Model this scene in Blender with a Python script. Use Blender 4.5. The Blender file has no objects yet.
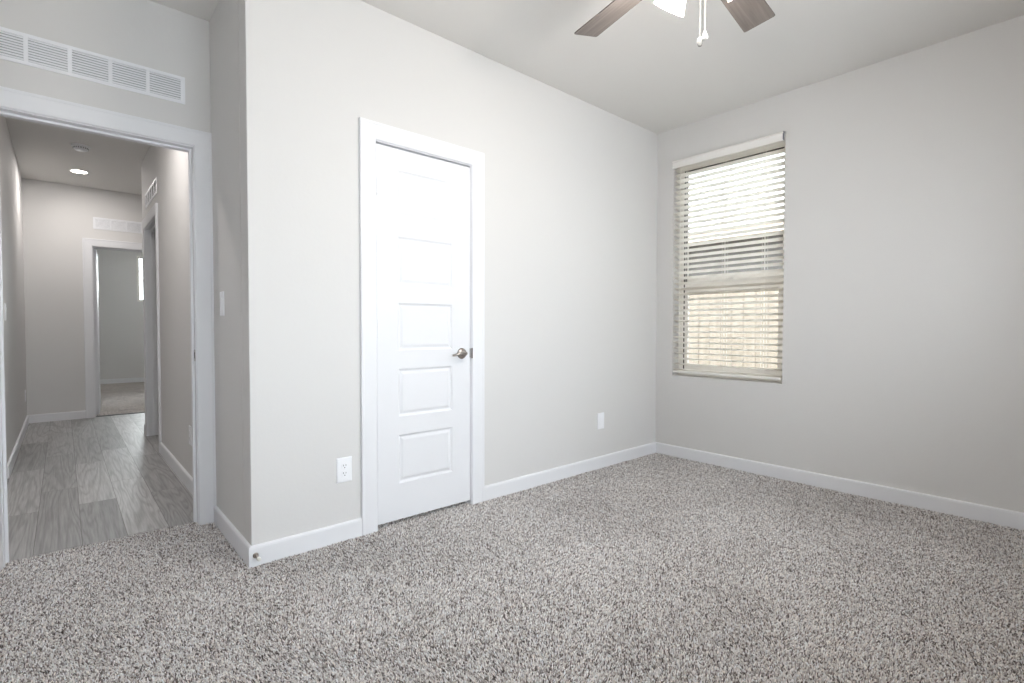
import bpy, bmesh, math, random
from mathutils import Vector, Matrix

random.seed(7)
S = bpy.context.scene
COL = S.collection

# ---------------------------------------------------------------- camera
cd = bpy.data.cameras.new('camera')
cam = bpy.data.objects.new('camera', cd)
COL.objects.link(cam)
cd.sensor_width = 36.0
cd.lens = 509.79 / 1024 * 36.0
cd.clip_start = 0.02
cF = Vector((0.66063066, 0.75028203, -0.02537737))
cR = Vector((0.75054833, -0.66081381, 0.00151781))
cU = Vector((0.01563093, 0.02004965, 0.99967679))
cam.matrix_world = Matrix(((cR.x, cU.x, -cF.x, -3.8561), (cR.y, cU.y, -cF.y, -2.4900),
                           (cR.z, cU.z, -cF.z, 1.0736), (0, 0, 0, 1)))
S.camera = cam

# ---------------------------------------------------------------- sky, sun, exposure
W = bpy.data.worlds.new('sky')
S.world = W
W.use_nodes = True
wn = W.node_tree
bg = wn.nodes['Background']
sky = wn.nodes.new('ShaderNodeTexSky')
sky.sky_type = 'HOSEK_WILKIE'
sky.turbidity = 4.0
sky.sun_direction = (-0.45, -0.25, 0.86)
mxw = wn.nodes.new('ShaderNodeMixRGB')
mxw.inputs[0].default_value = 0.75
mxw.inputs[2].default_value = (0.90, 0.935, 1.0, 1)
wn.links.new(sky.outputs[0], mxw.inputs[1])
wn.links.new(mxw.outputs[0], bg.inputs[0])
bg.inputs[1].default_value = 11.0

SUN_POWER = 3.5
LAMP_POWER = 22.0      # each bulb of the fan
DOWN_POWER = 9.8       # hall downlights

sl = bpy.data.lights.new('sun', 'SUN')
sl.energy = SUN_POWER
sl.angle = math.radians(2)
sl.color = (1.0, 0.95, 0.88)
so = bpy.data.objects.new('sun', sl)
COL.objects.link(so)
so.rotation_euler = Vector((-0.45, -0.25, 0.86)).to_track_quat('Z', 'Y').to_euler()


def area_light(name, loc, direction, sx, sy, power, color):
    l = bpy.data.lights.new(name, 'AREA')
    l.shape = 'RECTANGLE'
    l.size, l.size_y = sx, sy
    l.energy = power
    l.color = color
    o = bpy.data.objects.new(name, l)
    COL.objects.link(o)
    o.location = loc
    o.rotation_euler = Vector(direction).to_track_quat('-Z', 'Z').to_euler()
    return o


RY = -3.10      # back wall of the bedroom
RX = -4.18      # left wall of the bedroom
area_light('daylight_fill_far_bedroom', (-2.1, 10.25, 1.9), (0, -1, 0), 0.9, 0.9, 100.0, (0.95, 0.98, 1.0))  # added area light, strengthens the daylight through the far bedroom window

vs = S.view_settings
S.display_settings.display_device = 'sRGB'
vs.view_transform = 'Standard'
vs.look = 'None'
vs.exposure = 0.16
vs.gamma = 1.0
vs.use_curve_mapping = False
try:
    S.cycles.use_denoising = True
    S.cycles.max_bounces = 14
    S.cycles.diffuse_bounces = 8
    S.cycles.transparent_max_bounces = 24
    S.cycles.sample_clamp_indirect = 6.0
    S.cycles.caustics_reflective = False
    S.cycles.caustics_refractive = False
except Exception:
    pass


# ================================================================ materials
def new_mat(name):
    m = bpy.data.materials.new(name)
    m.use_nodes = True
    return m, m.node_tree, m.node_tree.nodes['Principled BSDF']


def mat(name, col, rough=0.5, metal=0.0, bump=None, emit=None, spec=0.5, trans=0.0):
    """bump = (scale, strength, distance)"""
    m, nt, b = new_mat(name)
    b.inputs['Base Color'].default_value = (*col, 1)
    b.inputs['Roughness'].default_value = rough
    b.inputs['Metallic'].default_value = metal
    b.inputs['Specular IOR Level'].default_value = spec
    b.inputs['Transmission Weight'].default_value = trans
    if bump:
        tc = nt.nodes.new('ShaderNodeTexCoord')
        nz = nt.nodes.new('ShaderNodeTexNoise')
        nz.inputs['Scale'].default_value = bump[0]
        nz.inputs['Detail'].default_value = 3
        bp = nt.nodes.new('ShaderNodeBump')
        bp.inputs['Strength'].default_value = bump[1]
        bp.inputs['Distance'].default_value = bump[2]
        nt.links.new(tc.outputs['Object'], nz.inputs['Vector'])
        nt.links.new(nz.outputs['Fac'], bp.inputs['Height'])
        nt.links.new(bp.outputs['Normal'], b.inputs['Normal'])
    if emit:
        b.inputs['Emission Color'].default_value = (*emit[0], 1)
        b.inputs['Emission Strength'].default_value = emit[1]
    return m


def ramp(nt, stops, interp='LINEAR'):
    r = nt.nodes.new('ShaderNodeValToRGB')
    e = r.color_ramp.elements
    r.color_ramp.interpolation = interp
    while len(e) < len(stops):
        e.new(0.5)
    for i, (p, c) in enumerate(stops):
        e[i].position = p
        e[i].color = (*c, 1) if len(c) == 3 else c
    return r


M = {}
M['wall'] = mat('wall_paint', (0.688, 0.679, 0.671), 0.75, bump=(55, 0.10, 0.004), spec=0.3)
M['ceiling'] = mat('ceiling_paint', (0.74, 0.725, 0.705), 0.85, bump=(60, 0.12, 0.004), spec=0.2)
M['trim'] = mat('trim_paint', (0.795, 0.80, 0.825), 0.5, spec=0.18)
M['door'] = mat('door_paint', (0.785, 0.79, 0.815), 0.5, bump=(180, 0.015, 0.001), spec=0.15)
M['nickel'] = mat('satin_nickel', (0.45, 0.41, 0.38), 0.32, 1.0)
M['dark_metal'] = mat('aged_metal', (0.16, 0.14, 0.13), 0.45, 0.8)
M['plate'] = mat('white_plastic', (0.88, 0.89, 0.92), 0.3)
M['slot'] = mat('slot_black', (0.03, 0.03, 0.03), 0.6)
M['grille'] = mat('grille_white', (0.84, 0.85, 0.88), 0.4)
M['duct'] = mat('duct_interior', (0.38, 0.39, 0.41), 0.8)
M['vinyl'] = mat('window_vinyl', (0.86, 0.835, 0.79), 0.45)
M['gasket'] = mat('gasket_dark', (0.03, 0.03, 0.028), 0.6)
M['blind'] = mat('blind_slat', (0.86, 0.83, 0.78), 0.42)
M['blind'] = None
M['valance'] = mat('blind_valance', (0.86, 0.84, 0.82), 0.4)
M['cord'] = mat('cord_white', (0.88, 0.86, 0.82), 0.7)
M['chain'] = mat('chain_beads', (0.50, 0.49, 0.47), 0.5)
M['pendant'] = mat('pendant_white', (0.70, 0.69, 0.67), 0.4)
M['bracket'] = mat('bracket_grey', (0.25, 0.25, 0.30), 0.4, 0.6)
M['threshold'] = mat('threshold_dark', (0.10, 0.095, 0.09), 0.6)
M['rubber'] = mat('rubber_white', (0.75, 0.74, 0.70), 0.6)
M['closet_shade'] = mat('closet_shaded_paint', (0.5, 0.49, 0.47), 0.8)  # wall paint darkened, the shut closet's shade put into its colour
M['stucco'] = mat('stucco_grey', (0.115, 0.108, 0.102), 0.9, bump=(30, 0.3, 0.01))
M['fascia'] = mat('fascia_tan', (0.62, 0.54, 0.46), 0.7)
M['dirt'] = mat('yard_dirt', (0.38, 0.32, 0.25), 0.95, bump=(8, 0.5, 0.03))
M['ivory'] = mat('ivory_plastic', (0.33, 0.32, 0.30), 0.25)


def carpet():
    m, nt, b = new_mat('carpet_speckled')
    tc = nt.nodes.new('ShaderNodeTexCoord')
    # slightly warp so cells do not look like cells
    nz = nt.nodes.new('ShaderNodeTexNoise')
    nz.inputs['Scale'].default_value = 90
    nz.inputs['Detail'].default_value = 2
    nt.links.new(tc.outputs['Object'], nz.inputs['Vector'])
    sub = nt.nodes.new('ShaderNodeVectorMath'); sub.operation = 'SUBTRACT'
    sub.inputs[1].default_value = (0.5, 0.5, 0.5)
    nt.links.new(nz.outputs['Color'], sub.inputs[0])
    sc = nt.nodes.new('ShaderNodeVectorMath'); sc.operation = 'SCALE'
    sc.inputs['Scale'].default_value = 0.016
    nt.links.new(sub.outputs[0], sc.inputs[0])
    ad = nt.nodes.new('ShaderNodeVectorMath'); ad.operation = 'ADD'
    nt.links.new(tc.outputs['Object'], ad.inputs[0])
    nt.links.new(sc.outputs[0], ad.inputs[1])
    vo = nt.nodes.new('ShaderNodeTexVoronoi')
    vo.inputs['Scale'].default_value = 125
    nt.links.new(ad.outputs[0], vo.inputs['Vector'])
    sp = nt.nodes.new('ShaderNodeSeparateColor')
    nt.links.new(vo.outputs['Color'], sp.inputs[0])
    r = ramp(nt, [(0.0, (0.085, 0.068, 0.060)), (0.13, (0.15, 0.125, 0.112)), (0.24, (0.33, 0.29, 0.265)),
                  (0.50, (0.50, 0.455, 0.425)), (0.75, (0.64, 0.60, 0.57)), (1.0, (0.74, 0.71, 0.69))])
    nt.links.new(sp.outputs[0], r.inputs[0])
    # warm / cool yarn tint
    r2 = ramp(nt, [(0.0, (1.06, 0.97, 0.93)), (0.5, (1.0, 1.0, 1.0)), (1.0, (0.97, 1.0, 1.02))])
    nt.links.new(sp.outputs[1], r2.inputs[0])
    mu = nt.nodes.new('ShaderNodeMixRGB'); mu.blend_type = 'MULTIPLY'; mu.inputs[0].default_value = 1
    nt.links.new(r.outputs[0], mu.inputs[1]); nt.links.new(r2.outputs[0], mu.inputs[2])
    # shading of brushed, leaning pile painted in as darker patches
    n2 = nt.nodes.new('ShaderNodeTexNoise')
    n2.inputs['Scale'].default_value = 3.2
    n2.inputs['Detail'].default_value = 3
    n2.inputs['Roughness'].default_value = 0.55
    nt.links.new(tc.outputs['Object'], n2.inputs['Vector'])
    r3 = ramp(nt, [(0.36, (0.86, 0.845, 0.84)), (0.54, (1, 1, 1))])
    nt.links.new(n2.outputs['Fac'], r3.inputs[0])
    m2 = nt.nodes.new('ShaderNodeMixRGB'); m2.blend_type = 'MULTIPLY'; m2.inputs[0].default_value = 1
    nt.links.new(mu.outputs[0], m2.inputs[1]); nt.links.new(r3.outputs[0], m2.inputs[2])
    nt.links.new(m2.outputs[0], b.inputs['Base Color'])
    b.inputs['Roughness'].default_value = 1.0
    b.inputs['Specular IOR Level'].default_value = 0.05
    b.inputs['Sheen Weight'].default_value = 0.15
    bp = nt.nodes.new('ShaderNodeBump')
    bp.inputs['Strength'].default_value = 0.55
    bp.inputs['Distance'].default_value = 0.006
    bp.invert = True
    nt.links.new(vo.outputs['Distance'], bp.inputs['Height'])
    nt.links.new(bp.outputs['Normal'], b.inputs['Normal'])
    return m


def planks():
    m, nt, b = new_mat('vinyl_planks')
    tc = nt.nodes.new('ShaderNodeTexCoord')
    mp = nt.nodes.new('ShaderNodeMapping')
    mp.inputs['Rotation'].default_value = (0, 0, math.radians(90))
    mp.inputs['Location'].default_value = (0.35, 0.02, 0)
    nt.links.new(tc.outputs['Object'], mp.inputs['Vector'])
    br = nt.nodes.new('ShaderNodeTexBrick')
    br.offset = 0.37
    br.offset_frequency = 2
    br.inputs['Scale'].default_value = 1.0
    br.inputs['Mortar Size'].default_value = 0.0012
    br.inputs['Mortar Smooth'].default_value = 0.0
    br.inputs['Brick Width'].default_value = 1.22
    br.inputs['Row Height'].default_value = 0.18
    br.inputs['Color1'].default_value = (0, 0, 0, 1)
    br.inputs['Color2'].default_value = (1, 1, 1, 1)
    br.inputs['Mortar'].default_value = (0.3, 0.3, 0.3, 1)
    nt.links.new(mp.outputs[0], br.inputs['Vector'])
    # grain: stretched noise distorted, offset per plank
    of = nt.nodes.new('ShaderNodeVectorMath'); of.operation = 'SCALE'
    of.inputs['Scale'].default_value = 7.3
    nt.links.new(br.outputs['Color'], of.inputs[0])
    ad = nt.nodes.new('ShaderNodeVectorMath'); ad.operation = 'ADD'
    nt.links.new(tc.outputs['Object'], ad.inputs[0]); nt.links.new(of.outputs[0], ad.inputs[1])
    m1 = nt.nodes.new('ShaderNodeMapping')
    m1.inputs['Scale'].default_value = (8.0, 0.55, 1)
    nt.links.new(ad.outputs[0], m1.inputs['Vector'])
    wv = nt.nodes.new('ShaderNodeTexNoise')
    wv.inputs['Scale'].default_value = 1.0
    wv.inputs['Detail'].default_value = 1.5
    wv.inputs['Distortion'].default_value = 0.8
    nt.links.new(m1.outputs[0], wv.inputs['Vector'])
    # rings from the height of the noise
    mm = nt.nodes.new('ShaderNodeMath'); mm.operation = 'MULTIPLY'; mm.inputs[1].default_value = 60
    nt.links.new(wv.outputs['Fac'], mm.inputs[0])
    sn = nt.nodes.new('ShaderNodeMath'); sn.operation = 'SINE'
    nt.links.new(mm.outputs[0], sn.inputs[0])
    m3 = nt.nodes.new('ShaderNodeMapping')
    m3.inputs['Scale'].default_value = (120, 5, 1)
    nt.links.new(ad.outputs[0], m3.inputs['Vector'])
    fine = nt.nodes.new('ShaderNodeTexNoise')
    fine.inputs['Scale'].default_value = 1.0
    fine.inputs['Detail'].default_value = 4
    nt.links.new(m3.outputs[0], fine.inputs['Vector'])
    base = ramp(nt, [(0.0, (0.29, 0.285, 0.283)), (0.5, (0.37, 0.366, 0.364)), (1.0, (0.46, 0.457, 0.454))])
    nt.links.new(br.outputs['Color'], base.inputs[0])
    gr = ramp(nt, [(0.0, (0.80, 0.795, 0.79)), (0.40, (1.0, 1.0, 1.0)), (1.0, (1.06, 1.06, 1.06))])
    mr = nt.nodes.new('ShaderNodeMapRange')
    mr.inputs['From Min'].default_value = -1
    nt.links.new(sn.outputs[0], mr.inputs['Value'])
    nt.links.new(mr.outputs[0], gr.inputs[0])
    fr = ramp(nt, [(0.3, (0.78, 0.78, 0.78)), (0.7, (1.15, 1.15, 1.15))])
    nt.links.new(fine.outputs['Fac'], fr.inputs[0])
    a = nt.nodes.new('ShaderNodeMixRGB'); a.blend_type = 'MULTIPLY'; a.inputs[0].default_value = 1
    nt.links.new(base.outputs[0], a.inputs[1]); nt.links.new(gr.outputs[0], a.inputs[2])
    c = nt.nodes.new('ShaderNodeMixRGB'); c.blend_type = 'MULTIPLY'; c.inputs[0].default_value = 1
    nt.links.new(a.outputs[0], c.inputs[1]); nt.links.new(fr.outputs[0], c.inputs[2])
    d = nt.nodes.new('ShaderNodeMixRGB')
    d.inputs[2].default_value = (0.10, 0.09, 0.085, 1)
    nt.links.new(br.outputs['Fac'], d.inputs[0]); nt.links.new(c.outputs[0], d.inputs[1])
    nt.links.new(d.outputs[0], b.inputs['Base Color'])
    b.inputs['Roughness'].default_value = 0.42
    b.inputs['Specular IOR Level'].default_value = 0.45
    return m


def blade_wood():
    m, nt, b = new_mat('blade_weathered_wood')
    tc = nt.nodes.new('ShaderNodeTexCoord')
    m1 = nt.nodes.new('ShaderNodeMapping')
    m1.inputs['Scale'].default_value = (4, 70, 70)
    nt.links.new(tc.outputs['Object'], m1.inputs['Vector'])
    n = nt.nodes.new('ShaderNodeTexNoise')
    n.inputs['Scale'].default_value = 1.0
    n.inputs['Detail'].default_value = 4
    n.inputs['Distortion'].default_value = 0.4
    nt.links.new(m1.outputs[0], n.inputs['Vector'])
    r = ramp(nt, [(0.2, (0.115, 0.095, 0.086)), (0.5, (0.165, 0.141, 0.129)), (0.8, (0.22, 0.192, 0.176))])
    nt.links.new(n.outputs['Fac'], r.inputs[0])
    nt.links.new(r.outputs[0], b.inputs['Base Color'])
    b.inputs['Roughness'].default_value = 0.55
    return m


def fence_wood():
    m, nt, b = new_mat('fence_cedar')
    tc = nt.nodes.new('ShaderNodeTexCoord')
    m1 = nt.nodes.new('ShaderNodeMapping')
    m1.inputs['Scale'].default_value = (30, 30, 1.5)
    nt.links.new(tc.outputs['Object'], m1.inputs['Vector'])
    n = nt.nodes.new('ShaderNodeTexNoise')
    n.inputs['Scale'].default_value = 1.0
    n.inputs['Detail'].default_value = 4
    nt.links.new(m1.outputs[0], n.inputs['Vector'])
    r = ramp(nt, [(0.3, (0.22, 0.185, 0.145)), (0.7, (0.30, 0.262, 0.215))])
    nt.links.new(n.outputs['Fac'], r.inputs[0])
    nt.links.new(r.outputs[0], b.inputs['Base Color'])
    b.inputs['Roughness'].default_value = 0.8
    return m


def shingles():
    m, nt, b = new_mat('roof_shingles')
    tc = nt.nodes.new('ShaderNodeTexCoord')
    mp = nt.nodes.new('ShaderNodeMapping')
    mp.inputs['Rotation'].default_value = (0, 0, math.radians(90))
    nt.links.new(tc.outputs['Object'], mp.inputs['Vector'])
    br = nt.nodes.new('ShaderNodeTexBrick')
    br.inputs['Scale'].default_value = 1.0
    br.inputs['Brick Width'].default_value = 0.3
    br.inputs['Row Height'].default_value = 0.14
    br.inputs['Mortar Size'].default_value = 0.006
    br.inputs['Color1'].default_value = (0.62, 0.60, 0.57, 1)
    br.inputs['Color2'].default_value = (0.74, 0.72, 0.69, 1)
    br.inputs['Mortar'].default_value = (0.35, 0.34, 0.32, 1)
    nt.links.new(mp.outputs[0], br.inputs['Vector'])
    nt.links.new(br.outputs['Color'], b.inputs['Base Color'])
    b.inputs['Roughness'].default_value = 0.95
    return m


def glass():
    m = bpy.data.materials.new('window_glass')
    m.use_nodes = True
    nt = m.node_tree
    nt.nodes.clear()
    out = nt.nodes.new('ShaderNodeOutputMaterial')
    t = nt.nodes.new('ShaderNodeBsdfTransparent')
    t.inputs[0].default_value = (0.93, 0.95, 0.94, 1)
    g = nt.nodes.new('ShaderNodeBsdfGlossy')
    g.inputs['Roughness'].default_value = 0.02
    fr = nt.nodes.new('ShaderNodeFresnel')
    fr.inputs[0].default_value = 1.45
    mx = nt.nodes.new('ShaderNodeMixShader')
    nt.links.new(fr.outputs[0], mx.inputs[0])
    nt.links.new(t.outputs[0], mx.inputs[1])
    nt.links.new(g.outputs[0], mx.inputs[2])
    nt.links.new(mx.outputs[0], out.inputs[0])
    return m


def frosted_shade():
    m = bpy.data.materials.new('frosted_lamp_glass')
    m.use_nodes = True
    nt = m.node_tree
    nt.nodes.clear()
    out = nt.nodes.new('ShaderNodeOutputMaterial')
    t = nt.nodes.new('ShaderNodeBsdfTransparent')
    t.inputs[0].default_value = (1.0, 0.97, 0.93, 1)
    tr = nt.nodes.new('ShaderNodeBsdfTranslucent')
    tr.inputs[0].default_value = (0.95, 0.90, 0.84, 1)
    df = nt.nodes.new('ShaderNodeBsdfDiffuse')
    df.inputs[0].default_value = (0.85, 0.83, 0.80, 1)
    m1 = nt.nodes.new('ShaderNodeMixShader'); m1.inputs[0].default_value = 0.45
    m2 = nt.nodes.new('ShaderNodeMixShader'); m2.inputs[0].default_value = 0.55
    nt.links.new(tr.outputs[0], m1.inputs[1]); nt.links.new(df.outputs[0], m1.inputs[2])
    nt.links.new(t.outputs[0], m2.inputs[1]); nt.links.new(m1.outputs[0], m2.inputs[2])
    nt.links.new(m2.outputs[0], out.inputs[0])
    return m


def blind_mat():
    m, nt, b = new_mat('blind_slat')
    b.inputs['Base Color'].default_value = (0.90, 0.885, 0.86, 1)
    b.inputs['Roughness'].default_value = 0.4
    out = nt.nodes['Material Output']
    tr = nt.nodes.new('ShaderNodeBsdfTranslucent')
    tr.inputs[0].default_value = (0.95, 0.93, 0.89, 1)
    mx = nt.nodes.new('ShaderNodeMixShader')
    mx.inputs[0].default_value = 0.68
    nt.links.new(b.outputs[0], mx.inputs[1])
    nt.links.new(tr.outputs[0], mx.inputs[2])
    nt.links.new(mx.outputs[0], out.inputs[0])
    return m


M['blind'] = blind_mat()
M['carpet'] = carpet()
M['planks'] = planks()
M['blade'] = blade_wood()
M['fence'] = fence_wood()
M['shingle'] = shingles()
M['glass'] = glass()
M['shade'] = frosted_shade()
M['bulb'] = mat('bulb_lit', (1, 1, 1), 0.4, emit=((1.0, 0.93, 0.82), 9.0))
M['lens'] = mat('downlight_lens', (1, 1, 1), 0.4, emit=((1.0, 0.90, 0.78), 14.0))


# ================================================================ mesh helpers
def obj(name, bm, m, parent=None, smooth=False, bevel=0.0, angle=35):
    me = bpy.data.meshes.new(name)
    bmesh.ops.recalc_face_normals(bm, faces=bm.faces)
    bm.to_mesh(me)
    bm.free()
    for mm in (m if isinstance(m, (list, tuple)) else [m]):
        me.materials.append(mm)
    o = bpy.data.objects.new(name, me)
    COL.objects.link(o)
    if parent is not None:
        o.parent = parent
    if smooth:
        for p in me.polygons:
            p.use_smooth = True
        try:
            me.set_sharp_from_angle(angle=math.radians(angle))
        except Exception:
            pass
    if bevel > 0:
        bv = o.modifiers.new('bevel', 'BEVEL')
        bv.width = bevel
        bv.segments = 2
        bv.limit_method = 'ANGLE'
        bv.angle_limit = math.radians(40)
    return o


def empty(name, loc, rotz=0.0):
    o = bpy.data.objects.new(name, None)
    o.empty_display_size = 0.1
    COL.objects.link(o)
    o.location = loc
    o.rotation_euler = (0, 0, rotz)
    return o


def tag(o, label=None, cat=None, group=None, kind=None):
    if label: o['label'] = label
    if cat: o['category'] = cat
    if group: o['group'] = group
    if kind: o['kind'] = kind
    return o


def box(bm, x0, x1, y0, y1, z0, z1, mi=0, mtx=None):
    vs = [bm.verts.new(Vector(c) if mtx is None else mtx @ Vector(c)) for c in
          ((x0, y0, z0), (x1, y0, z0), (x1, y1, z0), (x0, y1, z0), (x0, y0, z1), (x1, y0, z1), (x1, y1, z1), (x0, y1, z1))]
    for f in ((0, 3, 2, 1), (4, 5, 6, 7), (0, 1, 5, 4), (1, 2, 6, 5), (2, 3, 7, 6), (3, 0, 4, 7)):
        fc = bm.faces.new([vs[i] for i in f])
        fc.material_index = mi
    return vs


def prism(bm, pts, h0, h1, plane='xy', mi=0, mtx=None):
    """extrude a closed 2-D outline. plane names the axes of pts; the third axis runs h0..h1"""
    def P(a, b, h):
        v = {'xy': (a, b, h), 'xz': (a, h, b), 'yz': (h, a, b)}[plane]
        return Vector(v) if mtx is None else mtx @ Vector(v)
    lo = [bm.verts.new(P(a, b, h0)) for a, b in pts]
    hi = [bm.verts.new(P(a, b, h1)) for a, b in pts]
    n = len(pts)
    fs = [bm.faces.new(lo[::-1]), bm.faces.new(hi)]
    for i in range(n):
        fs.append(bm.faces.new((lo[i], lo[(i + 1) % n], hi[(i + 1) % n], hi[i])))
    for f in fs:
        f.material_index = mi


def lathe(bm, prof, seg=32, mtx=None, mi=0, close=False):
    """prof: list of (radius, z)"""
    rings = []
    for r, z in prof:
        if r < 1e-6:
            v = Vector((0, 0, z))
            rings.append([bm.verts.new(v if mtx is None else mtx @ v)])
        else:
            ring = []
            for i in range(seg):
                a = 2 * math.pi * i / seg
                v = Vector((r * math.cos(a), r * math.sin(a), z))
                ring.append(bm.verts.new(v if mtx is None else mtx @ v))
            rings.append(ring)
    pairs = list(zip(rings, rings[1:]))
    if close:
        pairs.append((rings[-1], rings[0]))
    for A, B in pairs:
        for i in range(seg):
            j = (i + 1) % seg
            if len(A) == 1 and len(B) == 1:
                continue
            if len(A) == 1:
                f = bm.faces.new((A[0], B[i], B[j]))
            elif len(B) == 1:
                f = bm.faces.new((A[i], A[j], B[0]))
            else:
                f = bm.faces.new((A[i], A[j], B[j], B[i]))
            f.material_index = mi


def tube(bm, pts, r, seg=8, mi=0):
    pts = [Vector(p) for p in pts]
    rings = []
    for i, p in enumerate(pts):
        d = (pts[min(i + 1, len(pts) - 1)] - pts[max(i - 1, 0)]).normalized()
        q = d.to_track_quat('Z', 'Y')
        rr = r[i] if isinstance(r, (list, tuple)) else r
        rings.append([bm.verts.new(p + q @ Vector((rr * math.cos(2 * math.pi * k / seg), rr * math.sin(2 * math.pi * k / seg), 0)))
                      for k in range(seg)])
    for A, B in zip(rings, rings[1:]):
        for i in range(seg):
            j = (i + 1) % seg
            bm.faces.new((A[i], A[j], B[j], B[i])).material_index = mi
    bm.faces.new(rings[0][::-1])
    bm.faces.new(rings[-1])


def struct(name, bm, m, parent=None, bevel=0.0, smooth=False):
    o = obj(name, bm, m, parent, bevel=bevel, smooth=smooth)
    if parent is None:
        o['kind'] = 'structure'
    return o


def wall(name, axis, p0, p1, u0, u1, z0, z1, holes=(), m=None, bevel=0.0):
    """a solid wall slab between p0 and p1 on `axis`, spanning u0..u1 and z0..z1, with rectangular openings (ua, ub, za, zb)"""
    us = sorted({u0, u1, *[h[0] for h in holes], *[h[1] for h in holes]})
    zs = sorted({z0, z1, *[h[2] for h in holes], *[h[3] for h in holes]})
    us = [u for u in us if u0 - 1e-9 <= u <= u1 + 1e-9]
    zs = [z for z in zs if z0 - 1e-9 <= z <= z1 + 1e-9]
    nu, nz = len(us) - 1, len(zs) - 1

    def solid(i, k):
        if not (0 <= i < nu and 0 <= k < nz):
            return False
        cu, cz = (us[i] + us[i + 1]) / 2, (zs[k] + zs[k + 1]) / 2
        return not any(h[0] < cu < h[1] and h[2] < cz < h[3] for h in holes)
    bm = bmesh.new()
    cache = {}

    def V(i, k, s):
        key = (i, k, s)
        if key not in cache:
            p = p1 if s else p0
            cache[key] = bm.verts.new((us[i], p, zs[k]) if axis == 'y' else (p, us[i], zs[k]))
        return cache[key]
    for i in range(nu):
        for k in range(nz):
            if not solid(i, k):
                continue
            for s in (0, 1):
                bm.faces.new((V(i, k, s), V(i + 1, k, s), V(i + 1, k + 1, s), V(i, k + 1, s)))
            for (di, dk, a, b) in ((-1, 0, (i, k), (i, k + 1)), (1, 0, (i + 1, k), (i + 1, k + 1)),
                                   (0, -1, (i, k), (i + 1, k)), (0, 1, (i, k + 1), (i + 1, k + 1))):
                if not solid(i + di, k + dk):
                    bm.faces.new((V(*a, 0), V(*b, 0), V(*b, 1), V(*a, 1)))
    bmesh.ops.dissolve_limit(bm, angle_limit=0.01, verts=bm.verts, edges=bm.edges)
    return struct(name, bm, m or M['wall'], bevel=bevel)


BASE_PROF = [(0, -0.009), (0.014, -0.009), (0.014, 0.076), (0.0125, 0.084), (0.008, 0.0885), (0, 0.0895)]


def baseboard(name, pts, side=1):
    """run a baseboard profile along a polyline of wall-face points; `side` is which way it thickens (left of travel = 1)"""
    bm = bmesh.new()
    P = [Vector((x, y, 0)) for x, y in pts]
    rings = []
    for i, p in enumerate(P):
        dirs = []
        if i > 0: dirs.append((P[i] - P[i - 1]).normalized())
        if i < len(P) - 1: dirs.append((P[i + 1] - P[i]).normalized())
        ns = [Vector((-d.y, d.x, 0)) * side for d in dirs]
        n = ns[0] if len(ns) == 1 else (ns[0] + ns[1]) / (1 + ns[0].dot(ns[1]))
        rings.append([bm.verts.new(p + n * t + Vector((0, 0, z))) for t, z in BASE_PROF])
    for A, B in zip(rings, rings[1:]):
        for i in range(len(A)):
            j = (i + 1) % len(A)
            bm.faces.new((A[i], A[j], B[j], B[i]))
    bm.faces.new(rings[0]); bm.faces.new(rings[-1][::-1])
    return struct(name, bm, M['trim'])


def casing(name, axis, face, out, a0, a1, top, w=0.089, t=0.018, z0=-0.009):
    """door casing: legs and head with mitred corners, an eased inner edge and a raised back band.
    face = wall face position, out = +1/-1 direction away from the wall, a0/a1 = opening edges"""
    prof = [(0.0, 0.0), (0.0, 0.010), (0.004, 0.0125), (0.012, 0.0135), (w - 0.016, t - 0.002), (w - 0.012, t), (w - 0.002, t), (w, t - 0.002), (w, 0.0)]
    bm = bmesh.new()
    path = [(a0, z0, -1, 0), (a0, top, -1, 1), (a1, top, 1, 1), (a1, z0, 1, 0)]
    rings = []
    for u, z, su, sz in path:
        ring = []
        for d, h in prof:
            uu, zz, pp = u + su * d, z + sz * d, face + out * h
            ring.append(bm.verts.new((uu, pp, zz) if axis == 'y' else (pp, uu, zz)))
        rings.append(ring)
    for A, B in zip(rings, rings[1:]):
        for i in range(len(A)):
            j = (i + 1) % len(A)
            bm.faces.new((A[i], A[j], B[j], B[i]))
    bm.faces.new(rings[0]); bm.faces.new(rings[-1][::-1])
    return struct(name, bm, M['trim'])


def jamb(name, axis, p0, p1, a0, a1, top, stop=None, t=0.018):
    """door frame lining with a stop strip. a0..a1 is the clear opening, boards lie outside it"""
    bm = bmesh.new()

    def B(u0, u1, q0, q1, z0, z1):
        if axis == 'y': box(bm, u0, u1, q0, q1, z0, z1)
        else: box(bm, q0, q1, u0, u1, z0, z1)
    B(a0 - t, a0, p0, p1, -0.009, top + t)
    B(a1, a1 + t, p0, p1, -0.009, top + t)
    B(a0, a1, p0, p1, top, top + t)
    if stop:
        s0, s1 = stop
        B(a0, a0 + 0.011, s0, s1, 0, top)
        B(a1 - 0.011, a1, s0, s1, 0, top)
        B(a0 + 0.011, a1 - 0.011, s0, s1, top - 0.011, top)
    return struct(name, bm, M['trim'], bevel=0.001)


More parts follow.
